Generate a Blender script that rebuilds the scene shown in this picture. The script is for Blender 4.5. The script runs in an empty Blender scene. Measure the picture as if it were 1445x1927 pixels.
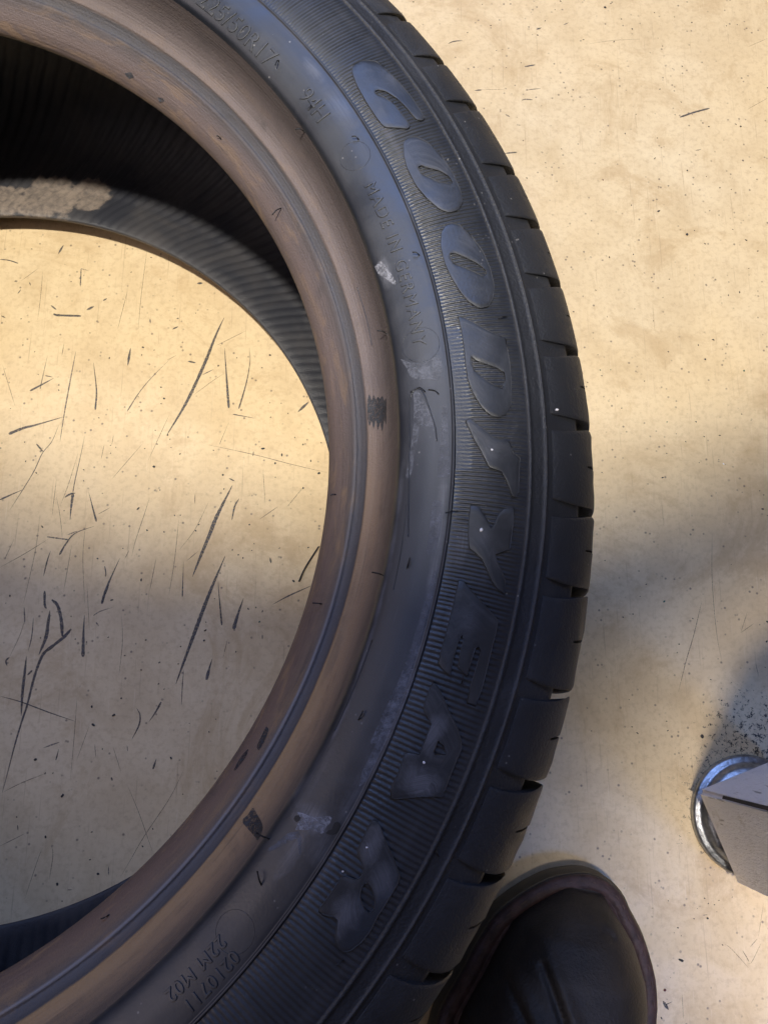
import bpy, bmesh, math, random
from mathutils import Vector, Matrix
from mathutils.geometry import tessellate_polygon
random.seed(7)
PI = math.pi
scene = bpy.context.scene
COL = scene.collection

# ------------------------------------------------------------------ camera
CAM = Vector((0.22716, -0.09619, 0.49692))
RV = Vector((0.23376845, -0.03529068, 0.00458724))
ROT = Matrix.Rotation(RV.length, 3, RV.normalized())
FPX, PX, PY = 1499.47, 722.5, 963.5           # focal length and centre in photograph pixels (1445 x 1927)
cd = bpy.data.cameras.new('Camera'); cam = bpy.data.objects.new('Camera', cd); COL.objects.link(cam)
cam.matrix_world = Matrix.Translation(CAM) @ ROT.to_4x4()
cd.sensor_fit = 'HORIZONTAL'; cd.sensor_width = 36.0; cd.lens = FPX / 1445 * 36.0
cd.clip_start = 0.01; cd.clip_end = 50
scene.camera = cam

# ------------------------------------------------------------------ light
w = bpy.data.worlds.new('World'); scene.world = w; w.use_nodes = True
bg = w.node_tree.nodes['Background']
bg.inputs[0].default_value = (1.0, 0.83, 0.80, 1); bg.inputs[1].default_value = 0.050

def lamp(name, kind, loc, aim, power, color, **kw):
    d = bpy.data.lights.new(name, kind); d.energy = power; d.color = color
    for k, v in kw.items(): setattr(d, k, v)
    o = bpy.data.objects.new(name, d); COL.objects.link(o); o.location = loc
    o.rotation_euler = (Vector(aim) - Vector(loc)).to_track_quat('-Z', 'Y').to_euler()
    return o
# lamp above the tyre; cone edge shaped to imitate a person's cast shadow
lamp('ceiling_spot', 'SPOT', (-0.10, -0.22, 2.4), (0.21, 0.79, 0), 305, (1.0, 0.935, 0.82),
     spot_size=2 * math.atan(0.825 / 2.63), spot_blend=0.045, shadow_soft_size=0.06)
lamp('warm_fill_spot', 'SPOT', (0.36, -0.45, 2.3), (0.575, -0.215, 0), 370, (1.0, 0.90, 0.78),  # warm fill added to brighten the floor at lower right
     spot_size=2 * math.atan(0.185 / 2.33), spot_blend=0.6, shadow_soft_size=0.12)
lamp('cool_fill_spot', 'SPOT', (1.25, -1.05, 2.0), (0.54, -0.38, 0), 180, (0.06, 0.28, 1.0),  # bluish fill added to tint the lower right corner of the floor
     spot_size=2 * math.atan(0.22 / 2.2), spot_blend=0.8, shadow_soft_size=0.30)
lamp('cool_tube_panel', 'AREA', (0.0, 1.55, 2.1), (0.15, 0.05, 0.1), 27, (0.30, 0.47, 1.0),
     shape='RECTANGLE', size=1.5, size_y=1.0)
lamp('side_fill_panel', 'AREA', (-1.2, -0.3, 1.5), (0.2, -0.1, 0.1), 8, (1.0, 0.84, 0.84), shape='RECTANGLE', size=1.0, size_y=1.0)  # fill added from the left to lift the bead and liner

scene.view_settings.view_transform = 'Standard'; scene.view_settings.look = 'None'
scene.view_settings.gamma = 1.0; scene.view_settings.exposure = 0.0
scene.view_settings.use_curve_mapping = False
scene.cycles.max_bounces = 6

# ------------------------------------------------------------------ pixels to places
def at(x, y, z=0.0):
    d = ROT @ Vector(((x - PX) / FPX, -(y - PY) / FPX, -1.0))
    return CAM + d * ((z - CAM.z) / d.z)

# ------------------------------------------------------------------ materials
def new_mat(name):
    m = bpy.data.materials.new(name); m.use_nodes = True
    nt = m.node_tree; b = nt.nodes['Principled BSDF']
    return m, nt, b
def N(nt, kind, **kw):
    n = nt.nodes.new(kind)
    for k, v in kw.items():
        if k.startswith('i_'): n.inputs[k[2:].replace('_', ' ')].default_value = v
        else: setattr(n, k, v)
    return n
def ramp(nt, src, stops, interp='LINEAR'):
    r = nt.nodes.new('ShaderNodeValToRGB'); e = r.color_ramp.elements; r.color_ramp.interpolation = interp
    while len(e) < len(stops): e.new(0.5)
    for el, (p, c) in zip(e, stops):
        el.position = p; el.color = (c, c, c, 1) if isinstance(c, (int, float)) else (*c, 1)
    nt.links.new(src, r.inputs[0]); return r.outputs[0]
def mix(nt, fac, a, b, mode='MIX'):
    n = nt.nodes.new('ShaderNodeMix'); n.data_type = 'RGBA'; n.blend_type = mode
    for sock, v in ((n.inputs[0], fac), (n.inputs[6], a), (n.inputs[7], b)):
        if isinstance(v, (int, float)): sock.default_value = v
        elif isinstance(v, tuple): sock.default_value = (*v, 1)
        else: nt.links.new(v, sock)
    return n.outputs[2]
def math_(nt, op, a, b=None, clamp=False):
    n = nt.nodes.new('ShaderNodeMath'); n.operation = op; n.use_clamp = clamp
    for s, v in ((n.inputs[0], a), (n.inputs[1], b)):
        if v is None: continue
        if isinstance(v, (int, float)): s.default_value = v
        else: nt.links.new(v, s)
    return n.outputs[0]
def coords(nt, which='Object', scale=(1, 1, 1), rot=(0, 0, 0), loc=(0, 0, 0)):
    t = nt.nodes.new('ShaderNodeTexCoord'); mp = nt.nodes.new('ShaderNodeMapping')
    mp.inputs['Scale'].default_value = scale; mp.inputs['Rotation'].default_value = rot; mp.inputs['Location'].default_value = loc
    nt.links.new(t.outputs[which], mp.inputs[0]); return mp.outputs[0]
def noise(nt, vec, scale, detail=4, rough=0.55, dist=0.0):
    n = N(nt, 'ShaderNodeTexNoise'); n.inputs['Scale'].default_value = scale; n.inputs['Detail'].default_value = detail
    n.inputs['Roughness'].default_value = rough; n.inputs['Distortion'].default_value = dist
    nt.links.new(vec, n.inputs['Vector']); return n.outputs['Fac']
def bump(nt, b, h, strength, dist):
    n = N(nt, 'ShaderNodeBump'); n.inputs['Strength'].default_value = strength; n.inputs['Distance'].default_value = dist
    nt.links.new(h, n.inputs['Height']); nt.links.new(n.outputs[0], b.inputs['Normal'])

def mat_floor():
    m, nt, b = new_mat('painted_floor'); L = nt.links
    g = coords(nt)
    big = noise(nt, g, 5.0, 5, 0.6); mid = noise(nt, g, 26, 6, 0.62, 0.6); fine = noise(nt, g, 260, 6, 0.68)
    c = mix(nt, ramp(nt, big, [(0.30, 0.0), (0.70, 1.0)]), (0.71, 0.54, 0.305), (0.74, 0.605, 0.395))
    c = mix(nt, ramp(nt, mid, [(0.42, 0.0), (0.72, 0.50)]), c, (0.50, 0.36, 0.19))
    c = mix(nt, ramp(nt, fine, [(0.48, 0.0), (0.76, 0.50)]), c, (0.40, 0.28, 0.155))
    # rubbed brown stain patches
    st = noise(nt, g, 11, 7, 0.72, 1.4)
    c = mix(nt, ramp(nt, st, [(0.52, 0.0), (0.62, 0.40), (0.80, 0.6)]), c, (0.46, 0.31, 0.15))
    # hairline scratches, mostly running up and down, some across
    for rz, sx, sy, lo, hi, amt, col in ((0.10, 900, 18, 0.66, 0.74, 0.45, (0.36, 0.25, 0.15)), (-0.85, 700, 22, 0.69, 0.76, 0.35, (0.36, 0.25, 0.15)),
                                    (0.3, 1400, 30, 0.66, 0.76, 0.35, (0.85, 0.72, 0.5))):
        v = coords(nt, scale=(sx, sy, 1), rot=(0, 0, rz))
        s = ramp(nt, noise(nt, v, 1.0, 2, 0.5), [(lo, 0.0), (hi, amt)])
        c = mix(nt, s, c, col)
    # tiny dark specks
    vo = N(nt, 'ShaderNodeTexVoronoi'); vo.inputs['Scale'].default_value = 210; L.new(g, vo.inputs['Vector'])
    sp = ramp(nt, vo.outputs['Distance'], [(0.0, 1.0), (0.10, 0.9), (0.20, 0.0)])
    gate = ramp(nt, noise(nt, g, 60, 3, 0.6), [(0.50, 0.0), (0.58, 0.85)])
    c = mix(nt, math_(nt, 'MULTIPLY', sp, gate), c, (0.16, 0.12, 0.09))
    # black greasy dirt packed round the machine foot
    p = at(1398, 1505); ln = N(nt, 'ShaderNodeVectorMath', operation='DISTANCE'); L.new(g, ln.inputs[0]); ln.inputs[1].default_value = (p.x, p.y, 0)
    near = ramp(nt, ln.outputs['Value'], [(0.030, 1.0), (0.050, 0.55), (0.075, 0.0)])
    q = at(1425, 1405); l2 = N(nt, 'ShaderNodeVectorMath', operation='DISTANCE'); L.new(g, l2.inputs[0]); l2.inputs[1].default_value = (q.x, q.y, 0)
    near2 = ramp(nt, l2.outputs['Value'], [(0.008, 1.0), (0.030, 0.75), (0.055, 0.0)])
    dn = noise(nt, g, 330, 7, 0.8, 0.3)
    d1 = ramp(nt, math_(nt, 'ADD', dn, math_(nt, 'MULTIPLY', near, 0.20)), [(0.735, 0.0), (0.79, 0.9)])
    d2 = ramp(nt, math_(nt, 'ADD', dn, math_(nt, 'MULTIPLY', near2, 0.17)), [(0.69, 0.0), (0.73, 1.0)])
    c = mix(nt, d1, c, (0.05, 0.04, 0.035)); c = mix(nt, d2, c, (0.025, 0.022, 0.02))
    L.new(c, b.inputs['Base Color'])
    r = ramp(nt, mid, [(0.3, 0.34), (0.7, 0.52)]); L.new(r, b.inputs['Roughness'])
    b.inputs['Specular IOR Level'].default_value = 0.4
    bump(nt, b, math_(nt, 'ADD', fine, math_(nt, 'MULTIPLY', mid, 1.5)), 0.12, 0.002)
    return m

def mat_rubber(name, dust=0.35, base=(0.0135, 0.0160, 0.0225), dustc=(0.070, 0.072, 0.082), rough=(0.36, 0.56), stretch=14, grain=900, scratch=0.5, spec=0.9, bmp=0.25):
    m, nt, b = new_mat(name); L = nt.links
    uv = coords(nt, 'UV', scale=(10, stretch * 10, 1)); g = coords(nt)
    n1 = noise(nt, uv, 1.0, 6, 0.65, 0.5); n2 = noise(nt, g, 38, 6, 0.65, 0.7); n3 = noise(nt, g, grain, 3, 0.6)
    a = math_(nt, 'MULTIPLY', ramp(nt, n1, [(0.45, 0.0), (0.75, 1.0)]), ramp(nt, n2, [(0.40, 0.1), (0.68, 1.0)]))
    a = math_(nt, 'MULTIPLY', a, dust * 1.8, True)
    c = mix(nt, a, base, dustc)
    v = coords(nt, 'UV', scale=(30, 900, 1), rot=(0, 0, 0.25)); s = ramp(nt, noise(nt, v, 1.0, 2), [(0.68, 0.0), (0.75, scratch * 0.5)])
    c = mix(nt, s, c, dustc)
    # isolated pale flecks of dust
    vo = N(nt, 'ShaderNodeTexVoronoi'); vo.inputs['Scale'].default_value = 330; L.new(g, vo.inputs['Vector'])
    fl = math_(nt, 'MULTIPLY', ramp(nt, vo.outputs['Distance'], [(0.0, 1.0), (0.08, 0.8), (0.16, 0.0)]), ramp(nt, noise(nt, g, 75, 2), [(0.60, 0.0), (0.66, 0.7)]))
    c = mix(nt, fl, c, (0.30, 0.29, 0.28))
    L.new(c, b.inputs['Base Color'])
    L.new(ramp(nt, n2, [(0.3, rough[0]), (0.7, rough[1])]), b.inputs['Roughness'])
    b.inputs['Specular IOR Level'].default_value = spec
    bump(nt, b, math_(nt, 'ADD', n3, math_(nt, 'MULTIPLY', n2, 2.0)), bmp, 0.0006)
    return m

def mat_bead():
    m, nt, b = new_mat('rusty_bead_rubber'); L = nt.links
    t = nt.nodes.new('ShaderNodeTexCoord'); sx = N(nt, 'ShaderNodeSeparateXYZ'); L.new(t.outputs['UV'], sx.inputs[0])
    uv = coords(nt, 'UV', scale=(16, 170, 1)); uv2 = coords(nt, 'UV', scale=(14, 900, 1)); g = coords(nt)
    n1 = noise(nt, uv, 1.0, 5, 0.6, 0.25); n2 = noise(nt, uv2, 1.0, 4, 0.6); n3 = noise(nt, g, 45, 6, 0.7, 0.6); n4 = noise(nt, g, 1100, 3)
    V = sx.outputs['Y']; k = 1 / 0.06; VS = math_(nt, 'MULTIPLY', V, k)
    wv = math_(nt, 'ADD', VS, math_(nt, 'MULTIPLY', math_(nt, 'SUBTRACT', n3, 0.5), 0.035))
    Zc = lambda g_, *st: ramp(nt, wv, [(v_ * k / 1000, tuple(a_ * b_ for a_, b_ in zip(c_, g_))) for v_, c_ in st])  # zone colours along the profile; outermost stops hold painted shade under the lip
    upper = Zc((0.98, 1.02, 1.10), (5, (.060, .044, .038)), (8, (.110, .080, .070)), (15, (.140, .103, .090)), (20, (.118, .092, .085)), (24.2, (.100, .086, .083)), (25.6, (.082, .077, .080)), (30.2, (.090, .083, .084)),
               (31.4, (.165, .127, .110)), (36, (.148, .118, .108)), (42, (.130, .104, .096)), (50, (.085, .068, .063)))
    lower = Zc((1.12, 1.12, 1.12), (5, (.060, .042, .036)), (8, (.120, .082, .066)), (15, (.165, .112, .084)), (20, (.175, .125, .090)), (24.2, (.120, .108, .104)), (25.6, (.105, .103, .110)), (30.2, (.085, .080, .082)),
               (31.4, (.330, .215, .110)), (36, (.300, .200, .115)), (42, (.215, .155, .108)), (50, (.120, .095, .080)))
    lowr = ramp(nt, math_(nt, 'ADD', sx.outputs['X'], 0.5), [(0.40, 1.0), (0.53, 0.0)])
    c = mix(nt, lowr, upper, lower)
    # ground-in grime in blotches and a few thin rings, rust wash in others
    c = mix(nt, math_(nt, 'MULTIPLY', ramp(nt, n1, [(0.46, 0.0), (0.74, 0.70)]), ramp(nt, n3, [(0.42, 0.05), (0.62, 1.0)])), c, (0.050, 0.045, 0.046))
    c = mix(nt, ramp(nt, n2, [(0.62, 0.0), (0.74, 0.35)]), c, (0.048, 0.044, 0.046))
    rz = math_(nt, 'MULTIPLY', ramp(nt, noise(nt, coords(nt, 'UV', scale=(40, 160, 1)), 1.0, 5, 0.65, 0.8), [(0.52, 0.0), (0.66, 0.7)]), ramp(nt, VS, [(0.12, 1.0), (0.40, 0.8), (0.46, 0.1), (0.52, 0.5), (0.8, 0.1)]))
    c = mix(nt, math_(nt, 'MULTIPLY', rz, math_(nt, 'ADD', 0.45, math_(nt, 'MULTIPLY', lowr, 0.5))), c, (0.29, 0.190, 0.105))
    crest_glint = ramp(nt, VS, [(0.385, 0.0), (0.402, 0.6), (0.418, 0.0)])  # light caught on the ridge, painted into the colour as a silver line
    c = mix(nt, math_(nt, 'MULTIPLY', crest_glint, lowr), c, (0.30, 0.30, 0.32))
    L.new(c, b.inputs['Base Color'])
    L.new(ramp(nt, n3, [(0.3, 0.50), (0.7, 0.72)]), b.inputs['Roughness'])
    bump(nt, b, math_(nt, 'ADD', n4, math_(nt, 'ADD', math_(nt, 'MULTIPLY', n2, 1.2), math_(nt, 'MULTIPLY', n3, 1.5))), 0.5, 0.0008)
    b.inputs['Specular IOR Level'].default_value = 0.3
    return m

def mat_plain(name, col, rough=0.6, metal=0.0, var=0.25, scale=60, bumpd=0.0, bscale=400):
    m, nt, b = new_mat(name); g = coords(nt)
    n = noise(nt, g, scale, 5, 0.6)
    dark = tuple(v * (1 - var) for v in col); lite = tuple(min(1, v * (1 + var)) for v in col)
    nt.links.new(mix(nt, ramp(nt, n, [(0.3, 0.0), (0.7, 1.0)]), dark, lite), b.inputs['Base Color'])
    b.inputs['Roughness'].default_value = rough; b.inputs['Metallic'].default_value = metal
    if bumpd: bump(nt, b, noise(nt, g, bscale, 4, 0.6), 0.5, bumpd)
    return m

def mat_liner():
    m, nt, b = new_mat('inner_liner_rubber'); L = nt.links; g = coords(nt)
    n2 = noise(nt, g, 25, 5, 0.65, 0.5); n3 = noise(nt, g, 1300, 3, 0.6)
    c = mix(nt, ramp(nt, n2, [(0.40, 0.0), (0.75, 0.8)]), (0.030, 0.032, 0.041), (0.075, 0.070, 0.070))
    # dried pale tan sealant stain on the lower wall
    p = at(95, 375, 0.016); q = at(10, 380, 0.016)
    for P, r in ((p, 0.040), (q, 0.03), (at(165, 372, 0.014), 0.030)):
        ln = N(nt, 'ShaderNodeVectorMath', operation='DISTANCE'); L.new(g, ln.inputs[0]); ln.inputs[1].default_value = tuple(P)
        s = ramp(nt, math_(nt, 'ADD', math_(nt, 'DIVIDE', ln.outputs['Value'], r), math_(nt, 'MULTIPLY', noise(nt, g, 70, 4, 0.6), 0.9)), [(0.90, 1.0), (1.02, 0.0)])
        c = mix(nt, math_(nt, 'MULTIPLY', s, math_(nt, 'ADD', 0.25, ramp(nt, noise(nt, g, 260, 4, 0.7), [(0.35, 0.15), (0.6, 0.6)]))), c, (0.30, 0.245, 0.20))
    L.new(c, b.inputs['Base Color']); L.new(ramp(nt, n2, [(0.3, 0.38), (0.7, 0.6)]), b.inputs['Roughness'])
    bump(nt, b, n3, 0.5, 0.0008)
    return m

def mat_mark(name, col, lo, hi):
    """rubber rubbed thinly onto the paint, so the floor shows through its worn places"""
    m = mat_plain(name, col, 0.6, var=0.5, scale=300); nt = m.node_tree; b = nt.nodes['Principled BSDF']
    a = noise(nt, coords(nt), 900, 4, 0.7); nt.links.new(ramp(nt, a, [(0.40, lo), (0.56, hi)]), b.inputs['Alpha'])
    return m
M = {
 'floor': mat_floor(),
 'side': mat_rubber('sidewall_rubber', 0.25, base=(0.0105, 0.0135, 0.0210), bmp=0.07),
 'ribs': mat_rubber('ribbed_rubber', 0.30, scratch=0.3),
 'tread': mat_rubber('tread_rubber', 0.34, base=(0.0185, 0.020, 0.0245), rough=(0.46, 0.66), stretch=2, spec=0.55, bmp=0.6),
 'letter': mat_rubber('letter_rubber', 0.5, base=(0.0140, 0.0160, 0.0205), stretch=1, scratch=0.25, bmp=0.12),
 'outline': mat_plain('letter_edge_rubber', (0.040, 0.042, 0.048), 0.5),
 'bead': mat_bead(), 'liner': mat_liner(),
 'hair': mat_plain('black_rubber', (0.010, 0.010, 0.011), 0.55),
 'smear': mat_mark('black_rubber_smear', (0.032, 0.035, 0.042), 0.35, 0.95),
 'scuff': mat_mark('rubber_scuff', (0.075, 0.070, 0.070), 0.50, 0.95),
 'scuff_worn': mat_mark('worn_rubber_scuff', (0.125, 0.112, 0.105), 0.30, 0.90),
 'scratch': mat_mark('brown_scratch', (0.26, 0.19, 0.13), 0.25, 0.8),
 'crumb': mat_plain('rubber_crumb_black', (0.030, 0.029, 0.029), 0.7),
 'green': mat_plain('green_plastic', (0.02, 0.10, 0.06), 0.5),
 'white': mat_plain('white_chip', (0.80, 0.78, 0.80), 0.6, var=0.05),
 'redbit': mat_plain('red_brown_bit', (0.12, 0.035, 0.03), 0.6),
}

# ------------------------------------------------------------------ mesh helpers
def link(name, me, m, parent=None, smooth=True):
    o = bpy.data.objects.new(name, me); COL.objects.link(o)
    if m is not None and not me.materials: me.materials.append(m)
    if smooth:
        me.polygons.foreach_set('use_smooth', [True] * len(me.polygons))
    if parent is not None: o.parent = parent
    return o
def mesh(name, v, f, m, parent=None, smooth=True, uv=None):
    me = bpy.data.meshes.new(name); me.from_pydata([tuple(p) for p in v], [], f); me.update()
    if uv:
        lay = me.uv_layers.new(name='UVMap')
        idx = [0] * len(me.loops); me.loops.foreach_get('vertex_index', idx)
        flat = []
        for i in idx: flat.extend(uv[i])
        lay.data.foreach_set('uv', flat)
    return link(name, me, m, parent, smooth)
def bm_mesh(name, bm, m, parent=None, smooth=True):
    me = bpy.data.meshes.new(name); bm.to_mesh(me); bm.free(); return link(name, me, m, parent, smooth)
def tag(o, label, cat, group=None):
    o['label'] = label; o['category'] = cat
    if group: o['group'] = group
    return o
def empty(name, loc=(0, 0, 0)):
    o = bpy.data.objects.new(name, None); COL.objects.link(o); o.location = loc; o.empty_display_size = 0.02; return o
def tube(bm, pts, rad, seg=6):
    n = len(pts); rings = []
    for i, p in enumerate(pts):
        p = Vector(p); d = (Vector(pts[min(i + 1, n - 1)]) - Vector(pts[max(i - 1, 0)])).normalized()
        a = d.orthogonal().normalized(); b_ = d.cross(a); r = rad[i] if isinstance(rad, (list, tuple)) else rad
        rings.append([bm.verts.new(p + (a * math.cos(2 * PI * k / seg) + b_ * math.sin(2 * PI * k / seg)) * r) for k in range(seg)])
    for i in range(n - 1):
        for k in range(seg):
            bm.faces.new((rings[i][k], rings[i][(k + 1) % seg], rings[i + 1][(k + 1) % seg], rings[i + 1][k]))
    bm.faces.new(rings[0]); bm.faces.new(rings[-1][::-1])
def catmull(pts, step):
    P = [Vector(p) for p in pts]
    if len(P) == 2: P = [P[0], (P[0] + P[1]) / 2, P[1]]
    P = [P[0] * 2 - P[1]] + P + [P[-1] * 2 - P[-2]]
    out = []
    for i in range(1, len(P) - 2):
        a, b_, c, d = P[i - 1:i + 3]; k = max(2, int((c - b_).length / step))
        for j in range(k):
            t = j / k
            out.append(0.5 * ((2 * b_) + (c - a) * t + (2 * a - 5 * b_ + 4 * c - d) * t * t + (3 * b_ - a - 3 * c + d) * t ** 3))
    out.append(P[-2]); return out

# ------------------------------------------------------------------ the floor
floor = mesh('floor', [(-2.5, -2.5, 0), (3, -2.5, 0), (3, 2.5, 0), (-2.5, 2.5, 0)], [(0, 1, 2, 3)], M['floor'], smooth=False)
floor['kind'] = 'structure'

# ------------------------------------------------------------------ the tyre
tyre = empty('car_tyre')
tag(tyre, 'worn black car tyre with raised lettering lying flat on the yellow floor', 'tyre')

def smooth_profile(pts, n=4):
    out = catmull([(a, 0, b_) for a, b_ in pts], 0.9)
    return [(p.x, p.z) for p in out]
TOP_BEAD = [(219.5, 176), (217, 177.6), (215.9, 179.4), (215.6, 181), (216.3, 183.3), (218.2, 186.4), (221, 189.4), (223.8, 191.9), (225.2, 193.4),
            (226.0, 194.3), (226.8, 194.6), (227.5, 194.1), (228.1, 194.2), (229.5, 195.3), (230.9, 196.9), (231.5, 198.3), (232.4, 198.6), (235, 199.8), (237.6, 203),
            (239.8, 208), (241.2, 213.3), (242.1, 217.2)]
TOP_SIDE = [(242.1, 217.2), (242.5, 218.4), (243.2, 219.6), (245, 220.9), (248, 222.2), (252.5, 223.7), (257, 224.6), (260.3, 225.0), (261.2, 225.0),
            (261.6, 225.6), (262.2, 225.7), (262.7, 224.9)]
RIB = [(262.7, 224.9), (265, 225.1), (270, 225.3), (276, 225.1), (281, 224.5), (286, 223.6), (289.2, 222.6)]
SHOULDER = [(289.2, 222.6), (289.8, 223.1), (290.7, 223.0), (291.3, 222.1), (293.5, 221.3), (295.8, 220.4), (296.4, 220.8), (297.0, 220.5), (297.5, 219.5),
            (299, 218.6), (302, 216.6), (306, 214.0), (309, 211.8), (310.8, 210.2), (311.6, 207.8), (312.0, 203), (312.8, 196), (314.6, 186), (316.6, 170),
            (318.2, 150), (318.5, 112), (318.2, 75), (317.6, 55), (316.5, 40), (315, 28), (313, 16), (309, 9.5), (303, 5.5), (297.5, 3.6)]
LOW_SIDE = [(297.5, 3.6), (291, 1.4), (284, 0.4), (276, 0.05), (266, 0.05), (258, 0.8), (250, 3.2), (245, 6.0), (242.4, 8.4)]
LOW_BEAD = [(242.4, 8.4), (240, 8.6), (236, 9.0), (231, 9.6), (226, 10.6), (221.5, 13.0), (218.2, 16.5), (217.0, 18.8), (216.8, 20.5)]
LINER = [(219.5, 176), (224, 175.5), (229, 178.5), (234, 186), (239.5, 196), (247, 206), (256, 212), (268, 215), (281, 213), (293, 206), (301, 196), (305.5, 182), (307, 160),
         (307.5, 112), (307, 64), (305.5, 45), (301, 30), (293, 20), (281, 13.5), (268, 11), (256, 11.5), (245, 14), (236, 17.5), (228, 20.2), (222.5, 21.6), (218.6, 21.8), (217.2, 21.4), (216.8, 20.5)]
SURF = [p for p in smooth_profile(TOP_BEAD)[12:]] + smooth_profile(TOP_SIDE) + smooth_profile(RIB) + smooth_profile(SHOULDER[:13])
SURF = sorted(SURF)
def surf_z(r):
    r *= 1000
    for (a, za), (b_, zb) in zip(SURF, SURF[1:]):
        if a <= r <= b_ and b_ > a: return (za + (zb - za) * (r - a) / (b_ - a)) / 1000
    return (SURF[0][1] if r < SURF[0][0] else SURF[-1][1]) / 1000
def on_tyre(x, y):
    z = 0.22
    for _ in range(12):
        P = at(x, y, z); r = math.hypot(P.x, P.y); z = 0.5 * z + 0.5 * surf_z(r)
    P = at(x, y, z); return math.atan2(P.y, P.x), math.hypot(P.x, P.y)
def pol(th, r, z): return (r * math.cos(th), r * math.sin(th), z)

def sweep(name, prof, m, n=720, parent=tyre, fn=None, thetas=None):
    pr = smooth_profile(prof) if fn is None else fn[0]
    th = thetas or [2 * PI * i / n - PI for i in range(n)]
    n = len(th); k = len(pr); v = []; uv = []; f = []
    ln = [0.0]
    for a, b_ in zip(pr, pr[1:]): ln.append(ln[-1] + math.hypot(b_[0] - a[0], b_[1] - a[1]) / 1000)
    for i, t in enumerate(th + [PI]):
        for j, (r, z) in enumerate(pr):
            dr, dz, dt = fn[1](i, t, j, r, z) if fn else (0, 0, 0)
            v.append(pol(t + dt, (r + dr) / 1000, (z + dz) / 1000)); uv.append((t * 0.25, ln[j]))
    for i in range(n):
        for j in range(k - 1):
            f.append((i * k + j, (i + 1) * k + j, (i + 1) * k + j + 1, i * k + j + 1))
    return mesh(name, v, f, m, parent, True, uv)

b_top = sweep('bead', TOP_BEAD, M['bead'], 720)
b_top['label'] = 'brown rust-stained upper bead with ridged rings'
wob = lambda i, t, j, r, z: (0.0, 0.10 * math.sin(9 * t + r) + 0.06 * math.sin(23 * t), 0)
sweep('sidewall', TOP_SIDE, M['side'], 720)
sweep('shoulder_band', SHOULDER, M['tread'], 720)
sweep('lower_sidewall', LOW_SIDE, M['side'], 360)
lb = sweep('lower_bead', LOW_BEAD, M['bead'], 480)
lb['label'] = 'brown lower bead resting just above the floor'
NL = 220
lpr = smooth_profile(LINER); ktot = len(lpr)
def liner_fn(i, t, j, r, z):
    ph = i % 6; u = j / ktot
    h = (0.0, 0.0, -0.9, -1.1, -0.5, 0.0)[ph] * min(1, u * 12, (1 - u) * 12)
    j0 = max(0, j - 1); j1 = min(ktot - 1, j + 1)
    dx, dz = lpr[j1][0] - lpr[j0][0], lpr[j1][1] - lpr[j0][1]; l = math.hypot(dx, dz) or 1
    slant = -0.6 * (1 - max(u, 0.6))
    return (h * dz / l, -h * dx / l, slant)
sweep('inner_liner', None, M['liner'], fn=(lpr, liner_fn), thetas=[2 * PI * i / (NL * 6) - PI for i in range(NL * 6)])

# fine radial serration of the lettered band
rp = smooth_profile(RIB); rk = len(rp); th = []; t = -PI; amp = []
while t < PI - 1e-6:
    p = math.radians(0.40 if t < math.radians(-14) else 0.315)
    for q in range(4):
        if t + p * q / 4 < PI: th.append(t + p * q / 4); amp.append((-0.42, -0.05, 0.28, 0.10)[q])
    t += p
amp.append(0)
rnd = random.Random(3); wear = [rnd.uniform(0.75, 1.15) for _ in range(len(th) // 4 + 2)]
def rib_fn(i, t, j, r, z):
    e = min(1.0, j / 2.0, (rk - 1 - j) / 2.0)
    if r < 268.5 and -0.06 < t < 0.15: e *= 0.12
    return (0, amp[i] * wear[i // 4] * e, 0)
ribs = sweep('ribbed_band', None, M['ribs'], fn=(rp, rib_fn), thetas=th); ribs['kind'] = 'stuff'

# shoulder blocks between the lateral grooves
GV = [38.9, 34.0, 29.2, 23.0, 18.15, 13.2, 7.7, 2.0, -4.3, -9.9, -16.8, -22.8, -28.9, -35.4]
while GV[-1] > -320: GV.append(GV[-1] - random.choice((4.9, 5.4, 5.8, 6.2, 6.6)))
GV = [g for g in GV if g > 38.9 - 360 + 3.5] + [38.9 - 360]
BLOCK = [(298.6, 217.8), (299.4, 218.75), (300.5, 218.5), (304, 216.9), (308, 214.5), (312, 211.2), (315.5, 207.2), (318.2, 202.8), (320.2, 198.0), (321.8, 193.2), (323.1, 188.4), (324.6, 180),
         (325.8, 166), (326.2, 153), (325.4, 151), (317.5, 150.5)]
def groove(g, r, side):
    k = min(1.0, max(0.0, (322 - r) / 20.0))
    c = g - 1.0 * k - 0.25 * math.sin(PI * k)
    hw = 0.22 + 0.40 * k
    return math.radians(c + side * hw)
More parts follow.
